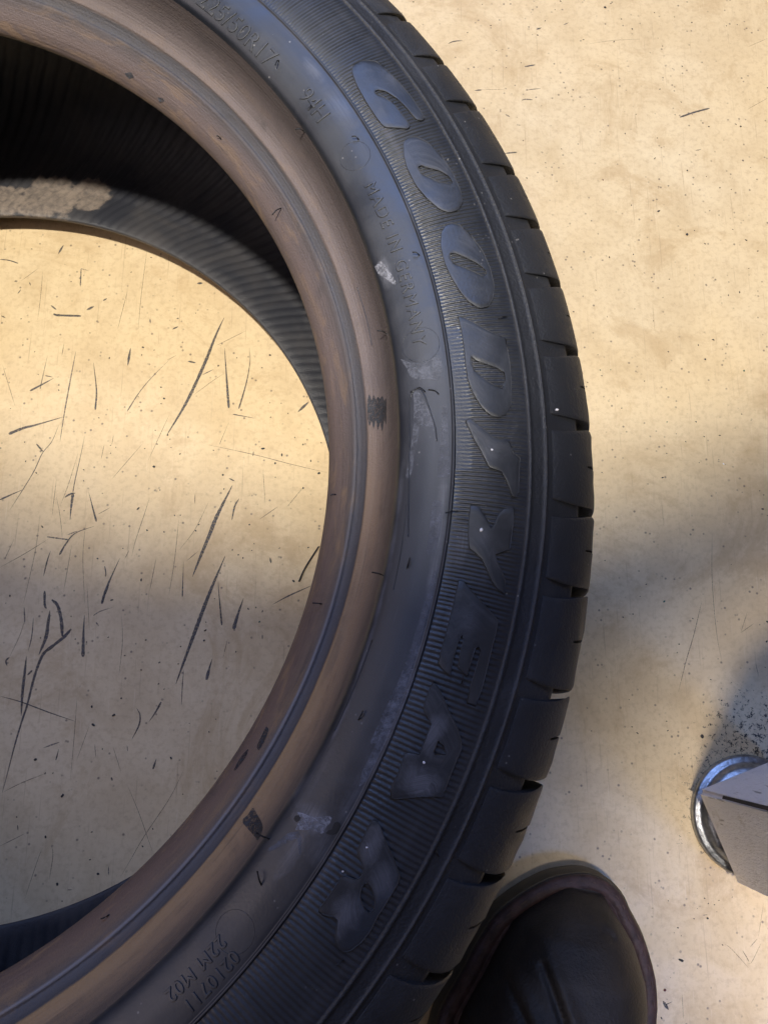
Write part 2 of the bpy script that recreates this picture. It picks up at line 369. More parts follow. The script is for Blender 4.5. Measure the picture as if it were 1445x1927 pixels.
def make_block(g1, g0, low=False):
    """block between groove g1 (higher angle) and g0 (lower angle)"""
    v = []; f = []; uv = []; rr = random.Random(int(g1 * 100)); k = len(BLOCK)
    steps = [(0, 0.45), (0.012, 0.12), (0.05, 0.0), (0.2, 0), (0.35, 0), (0.468, 0), (0.472, 's'), (0.495, 's'), (0.50, 0), (0.65, 0), (0.8, 0), (0.95, 0.0), (0.988, 0.12), (1, 0.45)]
    for s, d in steps:
        nib = rr.uniform(-0.12, 0.35) if rr.random() < 0.5 else 0
        for j, (r, z) in enumerate(BLOCK):
            lo, hi = groove(g0, r, +1), groove(g1, r, -1); t = hi + (lo - hi) * s
            q = 0.0
            if d == 's': q = 4.5 if r > 317.5 and j < k - 2 else 0.0
            elif j < k - 2: q = d
            r2 = r - q * (0.85 if r > 316 else 0.25) + (nib if 9 <= j <= 11 and d == 0 else 0); z2 = z - q * (0.3 if r > 316 else 0.8)
            if low: z2 = 222.5 - z2
            v.append(pol(t, r2 / 1000, z2 / 1000)); uv.append((t * 0.25, j * 0.004))
    n = len(steps)
    for i in range(n - 1):
        for j in range(k - 1): f.append((i * k + j, i * k + j + 1, (i + 1) * k + j + 1, (i + 1) * k + j))
        f.append((i * k + k - 1, i * k, (i + 1) * k, (i + 1) * k + k - 1))
    f.append(tuple(range(k))); f.append(tuple((n - 1) * k + j for j in range(k))[::-1])
    return v, f, uv
for g1, g0 in zip([38.9] + GV[1:], GV[1:]):
    for low in (False, True):
        v, f, uv = make_block(g1, g0, low)
        o = mesh('tread_block', v, f, M['tread'], tyre, True, uv)
        o.data.set_sharp_from_angle(angle=math.radians(38))
for zc in (132, 111, 90):
    pr = [(317.8, zc - 8.2), (326.4, zc - 8), (327, zc - 7), (327.4, zc), (327, zc + 7), (326.4, zc + 8), (317.8, zc + 8.2)]
    sweep('tread_rib', None, M['tread'], fn=(pr, lambda i, t, j, r, z: (0, 0, 0)), thetas=[2 * PI * i / 360 - PI for i in range(360)])

# ---- raised lettering: outlines in photograph pixels, moulded onto the sidewall
def chaikin(p, it=1):
    for _ in range(it):
        q = []
        for a, b_ in zip(p, p[1:] + p[:1]):
            q += [(a[0] * .86 + b_[0] * .14, a[1] * .86 + b_[1] * .14), (a[0] * .14 + b_[0] * .86, a[1] * .14 + b_[1] * .86)]
        p = q
    return p
def curve_mesh(loops, extrude, bevel):
    cu = bpy.data.curves.new('tmp', 'CURVE'); cu.dimensions = '2D'; cu.fill_mode = 'BOTH'; cu.extrude = extrude; cu.bevel_depth = bevel; cu.bevel_resolution = 1
    for lp in loops:
        s = cu.splines.new('POLY'); s.points.add(len(lp) - 1); s.use_cyclic_u = True
        for p, c in zip(s.points, lp): p.co = (c[0], c[1], 0, 1)
    return grab(cu)
def text_mesh(body, size, extrude, bevel, spacing=1.0, shear=0.0):
    cu = bpy.data.curves.new('tmp', 'FONT'); cu.body = body; cu.size = size; cu.extrude = extrude; cu.bevel_depth = bevel; cu.space_character = spacing
    cu.shear = shear; cu.resolution_u = 3; cu.align_x = 'CENTER'; cu.align_y = 'CENTER'
    return grab(cu)
def grab(cu):
    o = bpy.data.objects.new('tmp', cu); COL.objects.link(o)
    dg = bpy.context.evaluated_depsgraph_get(); dg.update()
    me = bpy.data.meshes.new_from_object(o.evaluated_get(dg)); bpy.data.objects.remove(o); bpy.data.curves.remove(cu)
    me.materials.clear()
    return me
R0 = 0.277
def wrap(me, name, m, fn, lift, maxe=0.0022, parent=tyre):
    """fn maps flat (x, y) to (theta, r); flat z becomes height above the sidewall"""
    bm = bmesh.new(); bm.from_mesh(me); bpy.data.meshes.remove(me)
    bmesh.ops.remove_doubles(bm, verts=bm.verts, dist=2e-6)
    for _ in range(3):
        e = [e for e in bm.edges if e.calc_length() > maxe]
        if not e: break
        bmesh.ops.subdivide_edges(bm, edges=e, cuts=1); bmesh.ops.triangulate(bm, faces=[f for f in bm.faces if len(f.verts) > 4])
    uvl = bm.loops.layers.uv.new('UVMap')
    pos = {}
    for v in bm.verts:
        t, r = fn(v.co.x, v.co.y); pos[v] = (t, r, surf_z(r) + v.co.z + lift)
    for f in bm.faces:
        for lp in f.loops: lp[uvl].uv = (pos[lp.vert][0] * 0.25, pos[lp.vert][1])
    for v, p in pos.items(): v.co = pol(*p)
    return bm_mesh(name, bm, m, parent)
def zoomed(ox, oy, s, pts): return [(ox + x / s, oy + y / s) for x, y in pts]
A_, B_, C_, D_, E_, F_ = (350, 0, 2.408), (600, 250, 2.627), (650, 600, 2.627), (600, 950, 2.627), (450, 1250, 2.408), (200, 1500, 2.064)
LET = [
 ('G', [zoomed(*A_, [(755,300),(800,275),(860,280),(890,300),(960,370),(1020,440),(1060,500),(1080,535),(1070,548),(1045,545),(1000,490),(960,450),(905,415),(870,408),(855,415),(860,430),(895,440),(940,470),(985,530),(1015,570),(1005,585),(950,580),(900,578),(870,545),(820,470),(775,390),(752,330)])]),
 ('O', [zoomed(*A_, [(985,640),(1010,625),(1045,622),(1100,650),(1160,710),(1210,790),(1245,870),(1250,920),(1230,955),(1190,965),(1150,950),(1090,900),(1040,840),(1000,760),(985,700)]),
        zoomed(*A_, [(1048,760),(1065,750),(1090,760),(1150,775),(1190,800),(1210,830),(1190,835),(1140,825),(1100,805),(1065,790)])]),
 ('O', [zoomed(*B_, [(605,490),(625,460),(660,448),(700,460),(760,520),(810,590),(845,670),(865,750),(860,820),(835,860),(795,868),(750,845),(700,790),(650,710),(620,640),(600,560)]),
        zoomed(*B_, [(645,600),(670,595),(720,615),(780,645),(820,675),(830,700),(810,712),(770,690),(710,665),(665,650),(650,625)])]),
 ('D', [zoomed(840, 580, 5.773, [(125,95),(200,110),(420,230),(570,300),(640,340),(665,480),(690,640),(705,850),(700,1050),(640,1150),(560,1190),(480,1170),(380,1080),(290,930),(230,780),(205,600),(185,400),(160,240)]),
        zoomed(840, 580, 5.773, [(265,530),(320,570),(430,610),(540,650),(620,700),(640,780),(600,880),(500,830),(380,750),(300,680),(270,600)])]),
 ('emblem', [zoomed(840, 760, 5.289, [(190,175),(230,150),(300,200),(380,260),(470,340),(550,360),(620,380),(660,490),(730,540),(720,700),(715,870),(690,930),(650,925),(630,850),(590,760),(545,680),(430,640),(400,590),(330,450),(270,350),(220,240)])]),
 ('Y', [zoomed(840, 930, 5.289, [(235,115),(320,125),(400,260),(440,340),(475,300),(520,200),(560,150),(672,140),(665,260),(650,380),(630,545),(545,580),(480,600),(505,690),(550,780),(585,870),(575,1000),(500,940),(455,880),(410,770),(350,650),(270,570),(225,540),(215,400),(225,250)])]),
 ('E', [zoomed(790, 1080, 4.884, [(355,60),(400,70),(470,160),(600,300),(715,430),(700,530),(670,640),(620,850),(570,1050),(510,1210),(430,1180),(480,980),(530,820),(560,710),(535,670),(505,685),(470,800),(430,940),(350,860),(370,740),(400,600),(385,560),(350,620),(310,760),(275,935),(220,890),(165,825),(200,690),(240,540),(290,350),(330,180)])]),
 ('A', [zoomed(700, 1260, 4.76, [(545,115),(590,160),(630,240),(690,380),(760,520),(800,650),(795,720),(720,900),(650,1080),(630,1140),(430,1140),(200,1160),(165,1150),(175,1040),(230,940),(290,760),(320,740),(420,760),(470,640),(530,490),(500,430),(465,370),(470,300),(510,190)]),
        zoomed(700, 1260, 4.76, [(590,640),(640,690),(660,760),(560,760),(550,740),(570,690)])]),
 ('R', [zoomed(560, 1520, 4.232, [(600,95),(640,110),(690,240),(770,420),(815,540),(800,600),(700,770),(640,860),(580,980),(500,1080),(420,1140),(370,1150),(310,1110),(300,1030),(320,900),(290,870),(200,850),(165,820),(240,720),(360,540),(460,575),(500,560),(530,500),(510,430),(470,350),(520,240),(560,160)]),
        zoomed(560, 1520, 4.232, [(545,595),(590,640),(620,730),(610,810),(570,840),(520,790),(495,700),(510,630)])]),
]
flatmap = lambda x, y: (-x / R0, y)
for name, loops in LET:
    fl = []
    for lp in loops:
        q = [on_tyre(*p) for p in chaikin(lp, 1 if name in 'GOR' else 0)]
        fl.append([(-t * R0, r) for t, r in q])
    o = wrap(curve_mesh(fl, 0.00044, 0.00010), 'emblem' if name == 'emblem' else 'letter', M['letter'], flatmap, 0.00004)
    o['label'] = 'raised winged emblem between the D and the Y' if name == 'emblem' else 'raised capital letter %s on the ribbed sidewall' % name
    o.data.set_sharp_from_angle(angle=0.45)
    bm = bmesh.new()
    for lp in fl:
        pts = [Vector((x, y, 0)) for x, y in lp]
        tube_pts = []
        for x, y in lp + lp[:1]:
            t, r = flatmap(x, y); tube_pts.append(pol(t, r, surf_z(r) + 0.00056))
        tube(bm, tube_pts, 0.00018, 5)
    bm_mesh('edge_ridge', bm, M['outline'], o)

def marking(name, body, th_deg, r0, size, lift=0.0, spacing=1.0, m='side', shear=0.0, label=None):
    t0 = math.radians(th_deg)
    o = wrap(text_mesh(body, size, 0.00017, 0.00009, spacing, shear), name, M[m], lambda x, y: (t0 - x / r0, r0 + y), 0.00012 + lift)
    if label: o['label'] = label
    return o
marking('size_marking', '225/50R17', 44.6, 0.2478, 0.0098, spacing=1.03, label='raised tyre size reading 225/50R17')
marking('load_marking', '94H', 33.3, 0.2495, 0.0090, spacing=1.03, label='raised load and speed mark reading 94H')
marking('origin_marking', 'MADE IN GERMANY', 15.6, 0.2520, 0.0068, spacing=1.22, label='raised words MADE IN GERMANY')
marking('approval_marking', '0210711', -44.3, 0.2572, 0.0056, spacing=1.1, label='upper row of small raised approval figures')
marking('approval_marking', '22M M02', -44.6, 0.2512, 0.0056, spacing=1.1, label='lower row of small raised approval characters')
def ring_mark(px, py, rad):
    t0, r0 = on_tyre(px, py); bm = bmesh.new(); pts = []
    for k in range(41):
        a = 2 * PI * k / 40; r = r0 + rad * math.sin(a); pts.append(pol(t0 + rad * math.cos(a) / r0, r, surf_z(r)))
    tube(bm, pts, 0.00009, 5); bm_mesh('ring_mark', bm, M['side'], tyre)
ring_mark(442, 1755, 0.0062); ring_mark(792, 648, 0.0068); ring_mark(668, 292, 0.0060)
# long looping mould lines in the smooth band
def line_mark(name, pts, rad, m):
    bm = bmesh.new(); out = []
    for p in catmull([(x, y, 0) for x, y in pts], 6):
        t, r = on_tyre(p.x, p.y); out.append(pol(t, r, surf_z(r)))
    tube(bm, out, rad, 5); return bm_mesh(name, bm, M[m], tyre)
line_mark('mould_line', [(768,1010),(770,850),(771,760),(778,735),(788,731),(797,740),(808,770),(818,800),(822,830)], 0.00028, 'side')
line_mark('mould_line', [(772,738),(790,729),(800,738)], 0.00030, 'hair')
line_mark('mould_line', [(806,733),(818,735),(826,742)], 0.00032, 'hair')
line_mark('mould_line', [(764,950),(759,1000),(752,1050),(740,1110)], 0.00025, 'outline')
line_mark('mould_line', [(700,1205),(680,1260),(655,1320),(630,1375)], 0.00028, 'outline')
line_mark('mould_line', [(672,540),(690,600),(700,650)], 0.0002, 'side')

# black smears of rubber rubbed onto the brown bead
def smear(name, poly, lift=0.00018, m='smear'):
    q = [on_tyre(*p) for p in chaikin(poly, 1)]
    me = curve_mesh([[(-t * 0.23, r) for t, r in q]], 0.0, 0.0)
    return wrap(me, name, M[m], lambda x, y: (-x / 0.23, y), lift, 0.0015)
# dust rubbed onto the sidewall in patches
def stains(m, lst, col=(0.145, 0.150, 0.175)):
    nt = m.node_tree; L = nt.links; b = nt.nodes['Principled BSDF']; c = b.inputs['Base Color'].links[0].from_socket; g = coords(nt)
    wob_ = math_(nt, 'MULTIPLY', noise(nt, g, 160, 6, 0.72, 0.5), 1.5); acc = None
    for x, y, lt, lr, amt in lst:
        t, r = on_tyre(x, y); P = Vector(pol(t, r, surf_z(r)))
        sb = N(nt, 'ShaderNodeVectorMath', operation='SUBTRACT'); L.new(g, sb.inputs[0]); sb.inputs[1].default_value = P
        d1 = N(nt, 'ShaderNodeVectorMath', operation='DOT_PRODUCT'); L.new(sb.outputs[0], d1.inputs[0]); d1.inputs[1].default_value = Vector((-math.sin(t), math.cos(t), 0)) / (lt / 1000)
        d2 = N(nt, 'ShaderNodeVectorMath', operation='DOT_PRODUCT'); L.new(sb.outputs[0], d2.inputs[0]); d2.inputs[1].default_value = Vector((math.cos(t), math.sin(t), 0)) / (lr / 1000)
        q = math_(nt, 'SQRT', math_(nt, 'ADD', math_(nt, 'POWER', math_(nt, 'ABSOLUTE', d1.outputs['Value']), 2.0), math_(nt, 'POWER', math_(nt, 'ABSOLUTE', d2.outputs['Value']), 2.0)))
        k = ramp(nt, math_(nt, 'MULTIPLY', math_(nt, 'ADD', q, wob_), 0.4), [(0.40, amt), (0.72, 0.0)])
        acc = k if acc is None else math_(nt, 'MAXIMUM', acc, k)
    rub = ramp(nt, noise(nt, coords(nt, 'UV', scale=(90, 1400, 1), rot=(0, 0, 0.1)), 1.0, 5, 0.7, 0.6), [(0.36, 0.25), (0.60, 1.0)])
    c = mix(nt, math_(nt, 'MULTIPLY', acc, rub), c, col); L.new(c, b.inputs['Base Color'])
stains(M['side'], [(725,512,7,2.6,.7), (800,700,8,6,.2), (790,790,10,4,.15), (832,940,13,1.9,.6), (826,1010,13,2.0,.65), (815,1080,13,2.0,.6), (800,1160,14,2.0,.65), (782,1230,14,2.0,.6), (760,1300,14,2.2,.6), (735,1370,14,2.4,.55),
    (705,1440,14,3.4,.45), (670,1500,14,3.6,.4), (588,1545,5,7,.85), (555,1600,11,3,.5), (600,1600,6,5,.3), (752,930,14,1.2,.5), (738,1030,14,1.2,.5), (716,1130,14,1.0,.5), (690,1220,14,.8,.6), (640,1360,12,.8,.6), (560,1480,8,1.5,.5),
    (600,1440,12,4,.25), (770,380,10,3,.35), (640,200,12,5,.3), (590,130,8,3,.35)])
stains(M['letter'], [(735,150,9,5,.2), (815,390,5,4,.3), (880,440,7,4,.2), (915,650,7,5,.15), (920,850,7,4,.2), (905,1010,5,4,.25), (880,1170,6,5,.25), (815,1380,8,4,.8), (790,1470,6,8,.85), (700,1590,8,4,.85), (650,1720,8,6,.75), (720,1660,7,5,.6)])
stains(M['ribs'], [(680,150,10,2,.35), (730,250,12,2,.35), (690,360,4,4,.2), (780,560,8,4,.2), (870,1030,8,3,.4), (850,1150,8,2,.35), (600,1650,14,3,.3)])
M['chalk'] = mat_mark('chalky_dust', (0.26, 0.265, 0.30), 0.05, 0.75); M['bloom'] = mat_mark('grey_bloom', (0.15, 0.16, 0.195), 0.12, 0.60)
Q_ = (500, 1480, 7.225)
smear('dust_smear', zoomed(*Q_, [(410,330),(450,350),(520,370),(620,420),(760,420),(850,400),(900,430),(880,500),(820,560),(800,620),(760,650),(640,600),(520,600),(440,590),(400,600),(430,520),(480,440),(440,390)]), 0.00012, 'chalk')
smear('dust_smear', zoomed(*Q_, [(440,610),(300,640),(150,760),(20,860),(20,900),(160,850),(300,760),(430,700),(450,900),(470,960),(490,700)]), 0.00011, 'bloom')
smear('dust_smear', zoomed(660, 330, 5.35, [(300,860),(340,900),(400,980),(450,1060),(450,1110),(400,1080),(340,1030),(280,1000),(240,920),(260,900)]), 0.00012, 'chalk')
smear('dust_smear', zoomed(*D_, [(570,320),(585,340),(545,540),(480,760),(420,930),(360,1090),(300,1180),(250,1182),(310,1050),(390,880),(450,720),(510,520)]), 0.00011, 'bloom')
smear('dust_smear', zoomed(*E_, [(800,20),(790,70),(730,230),(650,390),(580,530),(540,560),(560,480),(640,320),(700,160),(750,30)]), 0.00013, 'bloom')
smear('dust_smear', zoomed(*D_, [(560,-20),(612,-20),(600,130),(575,240),(530,250),(545,130)]), 0.00011, 'bloom')
smear('dust_smear', zoomed(700, 640, 7.225, [(380,250),(500,300),(700,330),(820,240),(930,220),(960,400),(900,560),(760,520),(640,540),(520,500),(470,380)]), 0.00011, 'bloom')
smear('dust_smear', zoomed(700, 640, 7.225, [(560,700),(640,700),(740,900),(840,1020),(870,1200),(800,1180),(640,1160),(620,1350),(560,1700),(520,1878),(450,1878),(520,1500),(560,1200),(570,900)]), 0.00011, 'bloom')
smear('dust_smear', zoomed(700, 640, 7.225, [(950,850),(1020,900),(1040,1400),(1060,1878),(880,1878),(920,1500),(940,1100)]), 0.00012, 'bloom')
smear('rubber_smear', zoomed(500, 1480, 7.225, [(400,400),(450,395),(475,430),(450,470),(420,490),(395,470),(380,440)]), m='hair')
smear('rubber_smear', zoomed(500, 1480, 7.225, [(930,495),(980,480),(1020,520),(1000,600),(960,650),(900,665),(810,640),(850,600),(900,590)]), m='hair')
# short bent rubber hairs left by the mould vents
def hair(base, tip, up=0.0016, rad=0.00026):
    t, r = on_tyre(*base); b_ = Vector(pol(t, r, surf_z(r) - 0.0003))
    e = at(tip[0], tip[1], b_.z + up); mid = (b_ + e) / 2 + Vector((0, 0, up * 0.7))
    bm = bmesh.new(); tube(bm, catmull([b_, mid, e], 0.001), rad, 6); bm_mesh('rubber_hair', bm, M['hair'], tyre)
for a, b_ in [((729,628),(710,622)), ((727,640),(730,624)), ((722,1083),(700,1077)), ((417,262),(408,255)), ((530,390),(512,404)), ((574,247),(556,243)), ((676,262),(662,256)),
             ((765,1072),(771,1050)), ((674,1356),(683,1338)), ((492,1668),(484,1640)), ((862,961),(838,965)), ((632,930),(622,932)), ((606,1137),(588,1135)),
             ((508,1580),(483,1568)), ((955,595),(937,600)), ((868,1288),(872,1272)), ((206,1722),(190,1730)), ((825,1612),(820,1600)), ((790,480),(776,474)), ((648,1806),(632,1818)), ((525,112),(518,122))]:
    hair(a, b_)

smear('rubber_smear', zoomed(280, 1220, 4.516, [(885,1350),(925,1420),(960,1480),(972,1530),(950,1600),(925,1640),(890,1590),(845,1540),(800,1490),(800,1450),(840,1420)]))
top_, bot_ = [], []
for i in range(10):
    x = 691 + i * 4.0; top_.append((x, 744 + (0 if i % 2 else 9) + random.uniform(-4, 4))); bot_.append((x, 808 + (0 if i % 2 else -16) + random.uniform(-8, 8)))
smear('rubber_smear', top_ + bot_[::-1])
smear('rubber_smear', zoomed(280, 1220, 4.516, [(1000,660),(1020,690),(985,790),(935,875),(915,840),(950,760)]))
smear('rubber_smear', zoomed(280, 1220, 4.516, [(800,900),(850,850),(830,920),(740,1040),(720,1040),(760,960)]))
smear('rubber_smear', zoomed(0, 0, 2.33, [(545,320),(575,315),(590,340),(565,345)]))
smear('rubber_smear', zoomed(0, 0, 2.33, [(690,425),(715,430),(722,445),(700,445)]))

# ------------------------------------------------------------------ scuffs and scratches on the floor
Z = {1: (0, 380, 4.516), 2: (300, 480, 4.516), 3: (0, 760, 4.516), 4: (300, 860, 4.516), 5: (0, 1100, 4.516), 6: (0, 1450, 3.01), 7: (280, 1220, 4.516),
     8: (745, 0, 4.129), 9: (1095, 0, 4.129), 10: (945, 280, 2.89), 11: (1045, 640, 3.6125), 12: (1045, 960, 3.6125), 13: (1195, 1680, 5.78)}
def ribbon(pts, width, shape, m):
    """thin tapering streak of rubber (or a scratch) lying on the floor"""
    c = catmull(pts, 0.0012); n = len(c); v = []; f = []
    for i, p in enumerate(c):
        u = i / (n - 1); d = (c[min(i + 1, n - 1)] - c[max(i - 1, 0)]); d.z = 0; d.normalize(); s = Vector((-d.y, d.x, 0))
        k = {'t': math.sin(PI * min(1, max(0, u))) ** 0.7, 's': (1 - u) ** 0.8 * min(1, u * 14 + 0.45), 'b': min(1, u * 6 + .4, (1 - u) * 6 + .4)}[shape]
        h = 0.5 * width * (0.06 + 0.94 * k) * random.uniform(0.84, 1.12); top = 0.00022 if width > 0.0009 else 0.00016
        v += [p + s * h + Vector((0, 0, 0.00006)), p + Vector((0, 0, top)), p - s * h + Vector((0, 0, 0.00006))]
    for i in range(n - 1):
        a = 3 * i; f += [(a, a + 1, a + 4, a + 3), (a + 1, a + 2, a + 5, a + 4)]
    o = mesh('scuff_mark' if m != 'scratch' else 'scratch', v, f, M[m], floor)
    return o
ST = {
 1: [([(0,485),(80,495),(155,520)],10,'b'), ([(495,440),(540,365)],18,'t'), ([(683,715),(690,565)],12,'b'), ([(690,565),(755,583)],9,'s'), ([(430,875),(480,915)],15,'t'),
     ([(460,945),(480,960),(690,968)],22,'b'), ([(735,918),(800,885)],24,'t'), ([(875,838),(910,818)],14,'t'), ([(250,680),(262,710)],11,'t'), ([(150,780),(178,742)],11,'t'),
     ([(10,965),(50,985)],12,'t'), ([(1085,1390),(1110,1240)],22,'t'), ([(1275,990),(1278,1030)],11,'t'), ([(340,1590),(360,1500),(405,1300)],10,'s'), ([(255,1605),(340,1560),(460,1495)],24,'s'),
     ([(385,1475),(450,1488)],13,'s'), ([(510,2040),(545,1806),(610,1450),(645,1270)],12,'t'), ([(810,1765),(820,1600),(795,1365)],20,'s'), ([(1080,1780),(1190,1610),(1300,1480),(1440,1340)],12,'s'),
     ([(365,585),(340,850),(320,1000)],5,'t'), ([(1250,400),(1200,800),(1175,1080)],5,'t'), ([(1085,750),(1000,1080)],5,'t'), ([(330,560),(180,670)],5,'t'), ([(525,1310),(545,1200)],6,'t'), ([(20,1380),(130,1740)],5,'t')],
 2: [([(60,1535),(230,1250),(380,930),(480,680),(550,530)],30,'t'), ([(590,1300),(575,1100),(560,880),(555,790)],26,'s'), ([(675,1305),(740,1080),(770,900),(765,790)],16,'s'), ([(1175,1335),(1270,1245)],24,'t'),
     ([(240,900),(310,915)],20,'t'), ([(625,1352),(820,1388)],12,'s'), ([(320,240),(370,235)],22,'t'), ([(110,630),(160,605)],14,'t'), ([(480,770),(640,690),(740,640)],6,'t'), ([(360,1020),(460,970)],9,'t'),
     ([(290,1190),(450,1070),(550,1005)],5,'t'), ([(510,1610),(590,1420)],6,'s'), ([(395,1608),(800,1695),(1130,1780),(1430,1850)],6,'t'), ([(70,890),(145,850)],6,'t'), ([(795,1710),(800,1665)],11,'t')],
 3: [([(75,255),(200,205),(300,180),(540,110)],30,'s'), ([(310,340),(365,405)],15,'b'), ([(0,815),(100,770),(210,722)],18,'s'), ([(85,900),(200,720),(290,570),(360,420),(440,320),(500,180)],8,'t'),
     ([(620,750),(640,640),(690,420),(720,270)],10,'s'), ([(660,430),(580,690),(510,870)],5,'t'), ([(550,795),(600,765),(640,760)],18,'b'), ([(620,765),(605,880),(595,990)],28,'s'), ([(820,1000),(790,890),(755,750)],20,'s'),
     ([(400,1130),(580,1155)],13,'b'), ([(505,1285),(560,1190),(640,1100),(800,1040)],18,'s'), ([(570,1115),(660,1080)],11,'t'), ([(0,1390),(200,1280),(410,1150)],6,'t'), ([(830,940),(940,880)],7,'t'), ([(370,1465),(400,1340),(430,1250)],13,'t'),
     ([(865,1700),(900,1580),(960,1440),(1020,1310)],26,'s'), ([(890,1380),(900,1440),(895,1470)],11,'b'), ([(795,1800),(850,1765),(960,1730)],10,'s'), ([(1120,1300),(1150,1170),(1230,930),(1270,800)],6,'t'), ([(1060,1320),(1100,1240)],7,'t'),
     ([(1270,1600),(1330,1300)],6,'t'), ([(440,970),(480,640)],5,'t'), ([(530,1140),(510,950),(480,790)],5,'t'), ([(200,1700),(300,1250),(340,950)],5,'t'), ([(540,1600),(610,1200)],5,'t'), ([(720,1700),(705,1300),(730,1000)],5,'t'),
     ([(45,1310),(120,1150)],7,'s'), ([(860,470),(885,350)],6,'t'), ([(950,640),(1210,340)],5,'t'), ([(965,265),(950,350)],5,'t'), ([(1260,480),(1440,90)],5,'t')],
 4: [([(280,1020),(340,870),(430,650),(490,500),(620,240)],34,'t'), ([(140,1930),(260,1600),(390,1250),(470,1050),(560,840)],32,'t'), ([(530,1430),(505,1150),(500,1060)],18,'s'), ([(630,1465),(670,1330),(715,1200)],36,'s'),
     ([(195,1190),(205,890)],13,'s'), ([(960,1255),(1100,1180),(1290,1095)],13,'t'), ([(80,1180),(130,870),(165,530)],6,'t'), ([(615,540),(640,420),(680,350)],16,'t'), ([(590,180),(640,205)],13,'t'), ([(850,530),(1010,420)],7,'t'),
     ([(1080,430),(1220,260)],5,'t'), ([(300,400),(303,310)],7,'t'), ([(170,790),(300,620),(420,380)],5,'t'), ([(880,100),(900,400)],5,'t'), ([(540,1710),(580,1550)],6,'t'), ([(230,885),(330,800)],7,'t'), ([(940,855),(950,905)],16,'t'), ([(875,1510),(875,1550)],9,'t')],
 5: [([(380,55),(380,170),(395,205)],20,'b'), ([(440,130),(490,180),(520,300),(530,440)],28,'b'), ([(425,220),(410,320),(390,450),(330,600)],32,'t'),
     ([(605,380),(540,450),(440,530),(370,590),(320,700),(280,830),(230,1030),(190,1150),(130,1350),(60,1620),(20,1770)],30,'s'), ([(180,1120),(190,930),(210,750),(225,610)],26,'t'), ([(275,730),(235,770)],16,'b'),
     ([(705,615),(710,400),(718,260)],32,'s'), ([(865,160),(900,60),(925,0)],18,'b'), ([(815,320),(840,355)],13,'t'), ([(0,950),(180,1000),(420,1090),(640,1165)],10,'t'), ([(205,190),(212,340)],12,'t'),
     ([(285,280),(270,440),(240,570)],9,'t'), ([(60,690),(50,650),(80,620)],14,'b'), ([(80,620),(170,430),(210,300)],5,'t'), ([(1370,1000),(1320,1090),(1265,1170)],20,'s'), ([(1160,1050),(1190,1110),(1180,1200),(1120,1320)],13,'t'),
     ([(370,1390),(510,1340)],11,'t'), ([(475,1495),(500,1400)],15,'s'), ([(1300,1570),(1330,1480)],22,'s'), ([(20,1770),(180,1690),(380,1610)],6,'t'), ([(655,970),(630,1300),(600,1650)],5,'t'), ([(1035,270),(1040,500),(1010,780)],5,'t'),
     ([(805,1360),(815,1470)],7,'t'), ([(1080,1370),(1085,1420)],8,'t'), ([(945,1640),(955,1670)],15,'t'), ([(740,0),(760,400)],4,'t'), ([(650,1500),(760,1200)],4,'t'), ([(960,1380),(1030,1600)],4,'t')],
 6: [([(615,595),(615,545)],6,'t'), ([(0,430),(140,360)],4,'t'), ([(680,610),(750,490),(820,370),(960,160),(1040,0)],4,'t'), ([(140,730),(210,520),(240,440)],3,'t'), ([(280,620),(300,480),(290,420)],4,'t'), ([(720,80),(790,250),(870,480)],3,'t'), ([(380,678),(410,678)],5,'t'), ([(100,310),(102,340)],7,'t')],
 7: [([(490,270),(515,170),(540,90)],32,'s'), ([(278,490),(285,330),(297,180)],8,'t')],
 8: [([(405,335),(450,318),(515,312)],14,'t'), ([(610,700),(670,695)],15,'t'), ([(670,693),(840,692)],5,'t'), ([(1000,515),(1080,500)],15,'b'), ([(1005,700),(1060,690),(1125,685)],9,'t'), ([(978,778),(1000,768),(1060,772)],13,'b'),
     ([(850,1188),(940,1180)],12,'b'), ([(850,885),(885,905)],13,'t'), ([(1090,225),(1130,212)],17,'t'), ([(1300,190),(1340,172)],10,'t')],
 9: [([(760,908),(870,870),(990,838)],18,'b'), ([(880,1168),(925,1158)],10,'t'), ([(60,335),(250,310),(450,300)],4,'t'), ([(1290,360),(1440,295)],4,'t'), ([(1280,850),(1440,760)],4,'t')],
 12: [([(995,620),(940,850),(890,1020),(835,1240)],6,'t'), ([(1065,160),(1065,470),(1095,830),(1135,1050)],4,'t'), ([(1305,690),(1260,835)],4,'t'), ([(1260,835),(1350,770)],4,'t'), ([(1360,1040),(1385,1140)],4,'t')],
 13: [([(300,1180),(330,1230),(365,1280)],36,'t'), ([(330,1225),(405,1190)],13,'s'), ([(970,560),(1050,620),(1240,830)],6,'t'), ([(1165,630),(1220,720),(1240,765)],10,'t'), ([(1215,760),(1260,770),(1370,555)],5,'t'), ([(1250,595),(1330,505)],7,'t'),
      ([(510,1100),(525,1380)],5,'t'), ([(725,250),(790,243)],7,'t'), ([(1340,480),(1395,130)],4,'t')],
}
MM = 3.13                                      # photograph pixels to one millimetre at floor level
for z, lst in ST.items():
    ox, oy, s = Z[z]
    for pts, wz, shape in lst:
        P = [at(ox + x / s, oy + y / s) for x, y in pts]
        wpx = wz / s
        ribbon(P, wpx / MM / 1000, shape, ('scuff' if wpx > 3.2 or random.random() < 0.5 else 'scuff_worn') if wpx > 1.75 else 'scratch')

